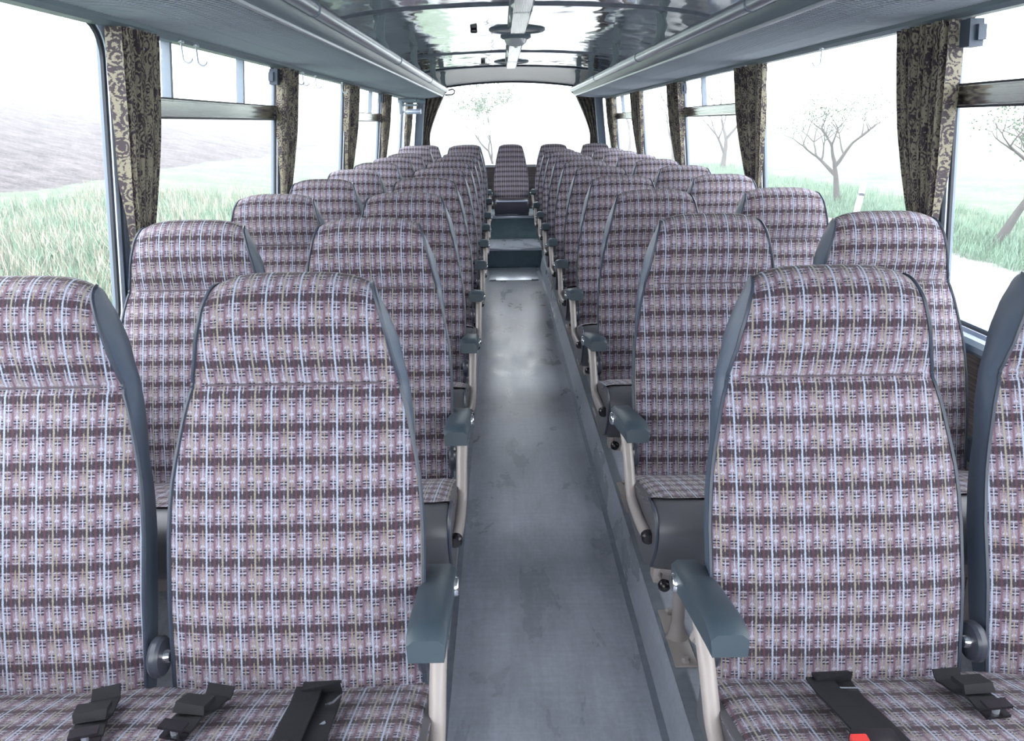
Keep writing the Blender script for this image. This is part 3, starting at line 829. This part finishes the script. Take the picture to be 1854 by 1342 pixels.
# ------------------------------------------------------------------ luggage racks
RX, RZ = .68, 1.745
def rack(s):
    side = 'left' if s < 0 else 'right'
    root = empty('luggage_rack', (s*1.08, 4.0, 1.665)); oo = Vector(root.location)
    tag(root, 'grey wire luggage rack along the %s side above the windows' % side, 'luggage rack', 'luggage racks')
    ya, yb = Y_FRONT+.05, (8.75 if s < 0 else 9.05)
    def V(x, y, z): return Vector((s*x, y, z)) - oo
    joints = [Y_FRONT+.05, .58, 2.62, 4.68, 6.73, 8.75]
    t = MB(); t.tube([V(RX, ya, RZ), V(RX, yb, RZ)], .024, 16); rl = t.build('front_tube', M['alu'], root, smooth=50)
    for j in joints[1:-1]:
        t = MB(); t.tube([V(RX, j-.006, RZ), V(RX, j+.006, RZ)], .0265, 16, caps=True); t.build('joint_ring', M['trimgrey'], rl, smooth=50)
    # front channel between the tube and the net
    t = MB(); prof = [(RX+.012, RZ-.018), (RX+.020, RZ-.045), (RX+.036, RZ-.058), (RX+.055, RZ-.060), (RX+.055, RZ-.052), (RX+.038, RZ-.048), (RX+.03, RZ-.02)]
    t.grid([[V(x, y, z) for x, z in prof] for y in (ya, yb)], closed=True); t.build('front_channel', M['strap'], root)
    t = MB(); t.tube([V(RX+.042, ya, RZ-.060), V(RX+.042, yb, RZ-.060)], .009, 8); t.build('front_rail', M['alu'], root)
    # wall rail
    t = MB(); prof = [(1.055, 1.668), (1.050, 1.650), (1.060, 1.640), (1.090, 1.640), (1.094, 1.70), (1.08, 1.70), (1.075, 1.672)]
    t.grid([[V(x, y, z) for x, z in prof] for y in (ya, yb)], closed=True); t.build('wall_rail', M['strap'], root)
    # wire net: cross wires and long wires in a slight sag
    net = MB(); x0, x1, z0, z1 = RX+.045, 1.062, RZ-.058, 1.662
    def sag(t): return -.012*math.sin(math.pi*t)
    y = ya + .01
    ts = [0, .2, .4, .6, .8, 1]
    while y < yb - .01:
        hw, hh = .0014, .0013
        rows = []
        for tt in ts:
            x = x0+(x1-x0)*tt; z = z0+(z1-z0)*tt+sag(tt)
            rows.append([V(x, y-hw, z), V(x, y, z-hh), V(x, y+hw, z), V(x, y, z+hh)])
        net.grid(rows, closed=True)
        y += .0195
    for k in range(1, 12):
        tt = k/12; x = x0+(x1-x0)*tt; z = z0+(z1-z0)*tt+sag(tt)+.002
        r_ = .0022 if k % 7 == 0 else .0009
        net.tube([V(x, ya, z), V(x, yb, z)], r_, 4, caps=False)
    net.build('net', M['net'], root, smooth=60)
    # end frame
    t = MB()
    t.tube([V(RX-.0, yb, RZ), V(RX+.005, yb+.06, RZ-.012), V(RX+.05, yb+.08, RZ-.05), V(1.06, yb+.08, 1.665)], .014, 8)
    t.tube([V(RX+.045, yb, RZ-.06), V(1.06, yb, 1.66)], .012, 8)
    if s < 0:
        lp = [V(RX+.02, yb+.10, RZ-.05), V(RX-.05, yb+.16, RZ-.045), V(RX-.075, yb+.17, RZ-.03), V(RX-.08, yb+.17, RZ-.005), V(RX-.06, yb+.16, RZ+.012), V(RX-.02, yb+.12, RZ)]
        t.tube(lp, .008, 8)
    t.build('end_frame', M['darkgrey'], root)
    # hangers up to the ceiling
    for yh in (.95, 2.55, 4.12, 5.69, 7.25, 8.45):
        h = MB(); zc = smooth_ceil(RX+.01)
        rows = []
        for (tt, wy, dx) in ((0, .058, 0), (.10, .050, -.002), (.22, .030, .0), (.35, .026, .010), (.6, .026, .022), (.8, .027, .012), (.92, .030, .004), (1, .045, .0)):
            z = RZ+.016 + (zc-RZ-.018)*tt; x = RX+.006+dx
            rows.append([V(x, yh-wy, z), V(x+.003, yh, z), V(x, yh+wy, z), V(x+.008, yh+wy, z), V(x+.011, yh, z), V(x+.008, yh-wy, z)])
        h.grid(rows, closed=True)
        # foot wrapping across in x so the hanger reads wide from the front
        rows = []
        for (tt, wx) in ((0, .040), (.12, .034), (.25, .022), (.4, .020), (.8, .021), (1, .03)):
            z = RZ+.014 + (zc-RZ-.016)*tt
            rows.append([V(RX+.008-wx, yh-.003, z), V(RX+.008+wx, yh-.003, z), V(RX+.008+wx, yh+.003, z), V(RX+.008-wx, yh+.003, z)])
        h.grid(rows, closed=True)
        h.build('hanger', M['hang'], root, smooth=50)
    for yj in (6.35, 8.3):   # cross strips under the net
        h = MB(); h.grid([[V(x0+(x1-x0)*tt, yj+d, z0+(z1-z0)*tt+sag(tt)-.004) for d in (-.008, .008)] for tt in ts]); h.build('net_strip', M['alu'], root)
rack(-1); rack(1)

# coat hooks on the wall rails
def hook(s, y, label):
    o = empty('coat_hook', (s*1.052, y, 1.642)); tag(o, label, 'hook', 'coat hooks under the racks')
    t = MB(); pts = []
    for k in range(9):
        a = R(180 + 22*k); pts.append((-s*(.012 + .014 + .014*math.cos(a)) + s*.012, 0, -.045 + .014*math.sin(a)))
    t.tube([(0, 0, 0), (0, 0, -.02)] + pts, .0028, 6); t.build('hook_wire', M['aludark'], o)
    b_ = MB(); b_.rbox(-.006, .006, -.012, .012, -.004, .004, .002); b_.build('hook_plate', M['alu'], o)
for y, l in ((2.17, 'metal coat hook in front of the nearest left curtain'), (2.50, 'metal coat hook just past the nearest left curtain'), (2.62, 'second metal coat hook past the nearest left curtain'),
             (3.88, 'metal coat hook before the second left curtain'), (3.98, 'metal coat hook at the far edge of the second left curtain'),
             (4.25, 'small coat hook over the third left window'), (4.95, 'small coat hook near the end of the third left window')): hook(-1, y, l)
for y, l in ((2.98, 'metal coat hook over the big right window'), (3.88, 'metal coat hook at the second right curtain'), (5.5, 'metal coat hook at the third right curtain')): hook(1, y, l)

# ------------------------------------------------------------------ curtains
def curtain(s, y0, y1, seed, label, tie_y=None):
    rnd = random.Random(seed)
    o = empty('curtain', (s*1.1, (y0+y1)/2, SILL)); oo = Vector(o.location)
    tag(o, label, 'curtain', 'brocade curtains on the window posts')
    ty = tie_y if tie_y is not None else y0 + (y1-y0)*.45
    NU, NV = 160, 40; rows, uvs = [], []
    ph = [rnd.uniform(0, 6.28) for _ in range(4)]
    folds = 5.5 + rnd.randint(0, 1)
    for i in range(NV+1):
        z = 1.637 - (1.637 - (SILL+.03))*i/NV
        zt = 1.01
        if z > zt:
            t = (z-zt)/(TOP-zt); w_ = .045 + (y1-y0-.045) * (1-(1-t)**2.1); a = min(1, t*1.8)
        else:
            t = (zt-z)/(zt-SILL); w_ = .045 + .05*t; a = .35
        cy = ty + ((y0+y1)/2 - ty) * (1 if z < zt else min(1, ((z-zt)/(TOP-zt))*1.5)) if z > zt else ty
        row, uv = [], []
        for j in range(NU+1):
            u = j/NU
            yy = cy + (u-.5)*w_ + .008*math.sin(2*math.pi*u*3+ph[0])*a
            q = folds*u + .25*math.sin(5*u + ph[1]) + .06*math.sin(z*4 + ph[2])
            fold = 2*abs(math.sin(math.pi*q))**.75 - 1
            fold = fold*(.75 + .25*math.sin(2*math.pi*q*.5 + ph[3]))
            d = .050 + .034*fold*(.40+.60*a)
            row.append(Vector((s*(WX(z)-d), yy, z)) - oo); uv.append((u*1.15, z*1.15))
        rows.append(row); uvs.append(uv)
    m_ = MB(); m_.grid(rows, uvs); cl = m_.build('curtain_cloth', M['curtain'], o, smooth=80)
    b_ = MB(); x = s*(WX(1.01)-.040)
    pts = [Vector((x + s*.024*math.cos(R(a)), ty + .031*math.sin(R(a)), 1.01)) - oo for a in range(0, 361, 30)]
    rows = [[p + Vector((0, 0, dz)) for p in pts] for dz in (-.018, .018)]
    b_.grid(rows); b_.build('curtain_tie', M['tie'], o, smooth=60)
CSPAN = {-1: [(2.06, 2.285), (3.55, 3.81), (5.09, 5.38), (6.62, 6.96), (8.24, 8.60)],
         1: [(2.10, 2.375), (3.63, 3.95), (5.24, 5.52), (6.76, 7.10), (8.32, 8.72)]}
names = ['nearest the camera', 'second from the camera', 'third from the camera', 'fourth from the camera', 'last before the rear corner']
for s in (-1, 1):
    for k, y in enumerate(PILL[s][2:]):
        side = 'left' if s < 0 else 'right'
        ya_, yb_ = CSPAN[s][k]
        curtain(s, ya_, yb_, 10*k+s, 'brown and gold brocade curtain on the %s wall, %s' % (side, names[k]))
# rear window curtains
def rear_curtain(s):
    o = empty('rear_curtain', (s*.95, Y_REAR, RS)); oo = Vector(o.location)
    tag(o, 'dark brocade curtain drawn to the %s edge of the rear window' % ('left' if s < 0 else 'right'), 'curtain', 'rear window curtains')
    rows, uvs = [], []
    for i in range(31):
        z = 1.76 - (1.76-RS-.01)*i/30; t = max(0, (z-1.25)/.5)
        w_ = .13 + .20*min(1, t)**1.3
        row, uv = [], []
        for j in range(61):
            u = j/60; x = 1.055 - u*w_
            f = .018*math.sin(u*2*math.pi*6+.6*math.sin(z*5)) 
            row.append(Vector((s*x, rear_y(x) - .05 + f, z)) - oo); uv.append((u*.7, z))
        rows.append(row); uvs.append(uv)
    m_ = MB(); m_.grid(rows, uvs); m_.build('curtain_cloth', M['curtain'], o, smooth=80)
rear_curtain(-1); rear_curtain(1)

# ------------------------------------------------------------------ ceiling lamps, vents, hooks
def lamp(ya, yb, label):
    zc = 1.935
    o = empty('ceiling_lamp', (0, ya, zc)); tag(o, label, 'ceiling lamp', 'ribbed strip lamps along the ceiling')
    L = yb-ya
    b_ = MB(); b_.rbox(-.058, .058, 0, L, -.012, .004, .003); b_.build('lamp_base', M['trimgrey'], o)
    secs = [(0.02, L*.62), (L*.62+.03, L-.01)]
    for (a, c_) in secs:
        l = MB(); n = 22; prof = [(-.055, -.010)]
        for k in range(n*2+1):
            x = -.040 + .080*k/(n*2); prof.append((x, -.046 - (.004 if k % 4 < 2 else 0)))
        prof.append((.055, -.010))
        rows = [[Vector((x*(1 if 0 < i < 3 else .97), y, z)) for x, z in prof] for i, y in enumerate((a, a+.004, c_-.004, c_))]
        l.grid(rows)
        for rw in (rows[0], rows[-1]): l.add(rw, [list(range(len(rw)))])
        l.build('lamp_lens', M['lens'], o, smooth=20)
    j = MB(); j.rbox(-.050, .050, L*.62, L*.62+.03, -.044, -.010, .004); j.build('lamp_joint', M['strap'], o)
lamp(2.45, 4.80, 'ribbed glass strip lamp on the ceiling, nearest the camera')
lamp(5.52, 7.78, 'ribbed glass strip lamp on the ceiling, farther one')
lamp(-.9, 1.2, 'ribbed glass strip lamp on the ceiling above the camera') if False else None
def vent(y, r, label):
    o = empty('roof_vent', (-.0, y, 1.934)); tag(o, label, 'roof vent', 'round roof vents')
    b_ = MB(); b_.lathe([(r, 0), (r+.004, -.006), (r-.006, -.014), (r*.86, -.016), (r*.80, -.006)], (0, 0, 0), 'z', 40); b_.build('vent_ring', M['strap'], o)
    b_ = MB(); b_.lathe([(r*.80, -.006), (r*.78, -.008), (r*.3, -.010), (0, -.010)], (0, 0, 0), 'z', 40); b_.build('vent_mesh', M['darkgrey'], o)
vent(5.02, .165, 'large round roof vent behind the end of the nearest lamp')
vent(7.55, .155, 'round roof vent behind the end of the farther lamp')
o = empty('dome_light', (0, 5.42, 1.934)); tag(o, 'small round dome light between the two strip lamps', 'ceiling light')
b_ = MB(); b_.lathe([(.098, 0), (.098, -.008), (.085, -.016), (.07, -.018)], (0, 0, 0), 'z', 30); b_.build('dome_ring', M['strap'], o)
b_ = MB(); b_.lathe([(.075, -.016), (.066, -.040), (.045, -.056), (.012, -.062), (.010, -.070), (0, -.071)], (0, 0, 0), 'z', 24); b_.build('dome_cover', M['lens'], o, smooth=60)
for y, l in ((4.95, 'small black ceiling fitting left of the large roof vent'), (7.45, 'small black ceiling fitting left of the farther roof vent')):
    o = empty('ceiling_fitting', (-.255, y, smooth_ceil(.255))); tag(o, l, 'ceiling fitting', 'ceiling fittings')
    b_ = MB(); b_.rbox(-.02, .02, -.02, .02, -.022, 0, .007, 3); b_.build('fitting_cap', M['black'], o)

# air cylinder and bracket over the rear left corner
o = empty('door_cylinder', (-1.0, 7.65, 1.55)); tag(o, 'grey door opening cylinder with bracket below the left rack at the rear corner', 'door mechanism')
b_ = MB(); b_.tube([(-.06, 0, .06), (.11, 0, .062)], .022, 12); b_.tube([(.11, 0, .062), (.19, .02, .045)], [.022, .020], 12); b_.build('upper_cylinder', M['strap'], o, smooth=50)
b_ = MB(); b_.tube([(-.03, 0, -.042), (.0, 0, -.040), (.02, 0, -.038), (.15, 0, -.036)], [.006, .010, .024, .024], 12); b_.build('lower_cylinder', M['framemetal'], o, smooth=50)
b_ = MB(); b_.rbox(-.05, -.02, -.03, .03, -.06, .06, .005); b_.rbox(-.02, .12, -.01, .01, .01, .03, .004); b_.build('bracket', M['strap'], o)

# ------------------------------------------------------------------ outside
def ground_mat(name, c1, c2, sc=1.2, sy=1.0, bump=.5):
    mt, nt, b = new_mat(name); T = NT(nt)
    tc = nt.nodes.new('ShaderNodeTexCoord'); mp = nt.nodes.new('ShaderNodeMapping'); mp.inputs['Scale'].default_value = (1, sy, 1)
    nt.links.new(tc.outputs['Object'], mp.inputs[0])
    a = T.noise(mp.outputs[0], sc, 8, .72); c_ = T.noise(mp.outputs[0], sc*9, 5, .8)
    f = T.m('ADD', T.m('MULTIPLY', a, .5), T.m('MULTIPLY', c_, .5))
    nt.links.new(T.mix(T.rng(f, .40, .60, 0, 1), c1, c2), b.inputs['Base Color'])
    b.inputs['Roughness'].default_value = .95; b.inputs['Specular IOR Level'].default_value = .1
    return mt
M['grass'] = ground_mat('meadow_grass', (.055, .095, .065), (.14, .165, .12), .9)
M['plough'] = ground_mat('ploughed_soil', (.012, .009, .013), (.12, .105, .115), 1.1, 1.6)
M['road'] = simple('road_surface', (.17, .17, .165), .8, noise=.1, nscale=3)
M['bark'] = simple('bark', (.06, .055, .055), .9)
M['leaf'] = simple('leaves', (.10, .15, .10), .8)
M['blade'] = simple('dry_grass', (.30, .285, .24), .85)
M['bladeg'] = simple('green_grass', (.135, .225, .16), .85)
M['white'] = simple('white_post_paint', (.8, .8, .78), .5)
def hgt(x, y):
    n = math.sin(x*.7+y*.31)*.06 + math.sin(x*1.9-y*1.3)*.03
    if x < -1.5:
        a = -x
        z = -.85 + .09*max(0, a-4) + (.13*(a-13) if a > 13 else 0)
        if a > 29: z = -.85+.09*25+.13*16 + .01*(a-29)
        return z + n*(1 if a > 3 else 0)
    if x < 8.2: return -.95 if x > 0 else -.85 - .1*(x+1.5)/1.5
    return -.95 + min(1, (x-8.2)/.8)*.18 + n + .012*max(0, x-9)
def terrain(name, x0, x1, y0, y1, nx, ny, mat, px=1.6):
    rows = []
    for i in range(ny+1):
        y = y0 + (y1-y0)*(i/ny)**1.5
        rows.append([(x0+(x1-x0)*(j/nx)**px, y, hgt(x0+(x1-x0)*(j/nx)**px, y)) for j in range(nx+1)])
    m_ = MB(); m_.grid(rows); return m_.build(name, mat, smooth=0)
o = terrain('ground_left_bank', -1.5, -12.5, -15, 160, 50, 160, M['grass'], 1.0); tag(o, kind='structure')
o = terrain('ground_left_field', -12.4, -120, -15, 200, 80, 160, M['plough'], 1.6); tag(o, kind='structure')
o = terrain('ground_road', -1.6, 8.3, -15, 200, 6, 40, M['road'], 1.0); tag(o, kind='structure')
o = terrain('ground_right_meadow', 8.1, 160, -15, 200, 80, 120, M['grass'], 1.6); tag(o, kind='structure')

def blades(name, mats, regions, n, hmin, hmax, seed, label):
    rnd = random.Random(seed); m_ = MB(); V_, F_, I_ = [], [], []
    for _ in range(n):
        x0, x1, y0, y1 = rnd.choice(regions)
        x, y = rnd.uniform(x0, x1), rnd.uniform(y0, y1); z = hgt(x, y)-.02
        dry = rnd.random() < .33 if len(mats) > 1 else 0
        for _b in range(5):
            h = rnd.uniform(hmin, hmax) * (1.35 if dry else 1); I_ += [int(dry)]*2; a = rnd.uniform(0, 6.28); bd = rnd.uniform(.1, .6)*h; w_ = .006+.004*rnd.random()
            dx, dy = math.cos(a), math.sin(a); bx = x+rnd.uniform(-.1, .1); by = y+rnd.uniform(-.1, .1)
            k = len(V_)
            V_ += [(bx-dy*w_, by+dx*w_, z), (bx+dy*w_, by-dx*w_, z), (bx+dx*bd*.4+dy*w_*.7, by+dy*bd*.4-dx*w_*.7, z+h*.6), (bx+dx*bd*.4-dy*w_*.7, by+dy*bd*.4+dx*w_*.7, z+h*.6), (bx+dx*bd, by+dy*bd, z+h)]
            F_ += [[k, k+1, k+2, k+3], [k+3, k+2, k+4]]
    me = bpy.data.meshes.new(name); me.from_pydata(V_, [], F_)
    for q in mats: me.materials.append(q)
    me.polygons.foreach_set('material_index', I_)
    o = bpy.data.objects.new(name, me); COL.objects.link(o); tag(o, label, 'grass', kind='stuff'); return o
blades('bank_grass', [M['bladeg'], M['blade']], [(-11, -3.0, 4, 22), (-11, -3, 2, 14)], 14000, .10, .34, 3, 'long green and straw coloured grass on the bank outside the left windows')
blades('verge_grass', [M['bladeg']], [(8.0, 11.0, 8, 40), (8, 9.5, 9, 22)], 5000, .1, .3, 5, 'grass along the road verge outside the right windows')

def tree(x, y, h, seed, label, lean=(0, 0), leafy=0, spread=.5, depth=5, fork=.42, r0=.11):
    rnd = random.Random(seed)
    o = empty('tree', (x, y, hgt(x, y)-.05)); tag(o, label, 'tree', 'roadside trees in the fog')
    tr = MB(); lf = MB(); tips = []
    def grow(p, d, L, r, lev):
        pts = [p]; n = 4; dd = d.copy()
        for k in range(n):
            dd = (dd + Vector((rnd.uniform(-.16, .16), rnd.uniform(-.16, .16), .05))).normalized(); pts.append(pts[-1] + dd*L/n)
        tr.tube(pts, [r*(1-.45*k/n) for k in range(n+1)], 6 if lev < 2 else 4, caps=False)
        if lev >= depth: tips.extend(pts[1:]); return
        if lev >= 2: tips.append(pts[-1])
        nb = 3 if lev < 3 else 2
        a0 = rnd.uniform(0, 6.28)
        for b_ in range(nb):
            a = a0 + b_*6.28/nb + rnd.uniform(-.5, .5); sp = rnd.uniform(.45, .95)*spread*1.6
            nd = (dd + Vector((math.cos(a), math.sin(a), rnd.uniform(-.15, .5)))*sp).normalized()
            grow(pts[-1] if b_ < 2 else pts[2+rnd.randint(0, 2)], nd, L*rnd.uniform(.62, .82)*(1 if lev else 1.0), r*.55, lev+1)
    d0 = Vector((lean[0], lean[1], 1)).normalized()
    grow(Vector((0, 0, 0)), d0, h*fork, r0, 0)
    tr.build('trunk', M['bark'], o, smooth=60)
    if leafy:
        for t in tips:
            for _ in range(leafy):
                c_ = t + Vector((rnd.gauss(0, .13), rnd.gauss(0, .13), rnd.gauss(0, .13))); a = Vector((rnd.gauss(0,1), rnd.gauss(0,1), rnd.gauss(0,1))).normalized()*.035*h/3
                b2 = a.cross(Vector((rnd.gauss(0,1), rnd.gauss(0,1), rnd.gauss(0,1)))).normalized()*.02*h/3
                lf.add([c_-a, c_+b2, c_+a, c_-b2], [[0,1,2,3]])
        lf.build('foliage', M['leaf'], o, smooth=0)
tree(9.0, 21.2, 2.75, 11, 'small leaning tree beyond the road seen in the big right window', (-.30, 0), 1, .85, 6, .36, .10)
tree(8.9, 14.0, 2.8, 23, 'bare leaning tree nearest the bus on the right', (.20, -.05), 1, .9, 6, .36, .11)
tree(10.2, 37, 3.6, 5, 'forked bare tree farther down the right verge', (0, 0), 0, .65, 5, .40, .13)
tree(9.8, 46, 4.6, 8, 'faint small tree in fog beyond the third right window', (.1, 0), 1, .5, 4, .4, .12)
tree(9.8, 62, 5, 9, 'faint small tree in fog, farthest on the right verge', (.1, 0), 1, .5, 4, .4, .12)
tree(-.30, 31, 3.5, 31, 'pale leafy tree in fog behind the rear window', (.03, 0), 5, .75, 5, .40, .07)
# roadside marker post
o = empty('marker_post', (8.6, 19.2, hgt(8.6, 19.2))); tag(o, 'white roadside marker post leaning beside the road on the right', 'marker post')
b_ = MB(); b_.rbox(-.06, .06, -.05, .05, 0, .85, .01, 1, Matrix.Rotation(R(8), 4, 'Y')); b_.build('post', M['white'], o)
b_ = MB(); b_.rbox(-.064, .064, -.054, .054, .52, .60, .01, 1, Matrix.Rotation(R(8), 4, 'Y')); b_.build('reflector_band', M['darkgrey'], o)

# fog outside: one horseshoe-shaped block of scattering air around the bus
foot = [(-118, -14), (-2.6, -14), (-2.6, 12), (2.6, 12), (2.6, -14), (150, -14), (150, 190), (-118, 190)]
m_ = MB(); n = 8
m_.add([(x, y, -2) for x, y in foot] + [(x, y, 9) for x, y in foot],
       [[0, 1, 2, 7], [2, 3, 6, 7], [3, 4, 5, 6], [15, 10, 9, 8], [15, 14, 11, 10], [14, 13, 12, 11]] + [[i, (i+1) % n, n+(i+1) % n, n+i] for i in range(n)])
mt = bpy.data.materials.new('fog'); mt.use_nodes = True; nt = mt.node_tree; nt.nodes.clear()
ou = nt.nodes.new('ShaderNodeOutputMaterial'); vs = nt.nodes.new('ShaderNodeVolumeScatter')
vs.inputs['Color'].default_value = (.98, .99, 1, 1); vs.inputs['Density'].default_value = .0055; vs.inputs['Anisotropy'].default_value = .2
nt.links.new(vs.outputs[0], ou.inputs['Volume'])
tag(m_.build('fog', mt, smooth=0), 'pale fog over the fields around the bus', 'fog', kind='stuff')
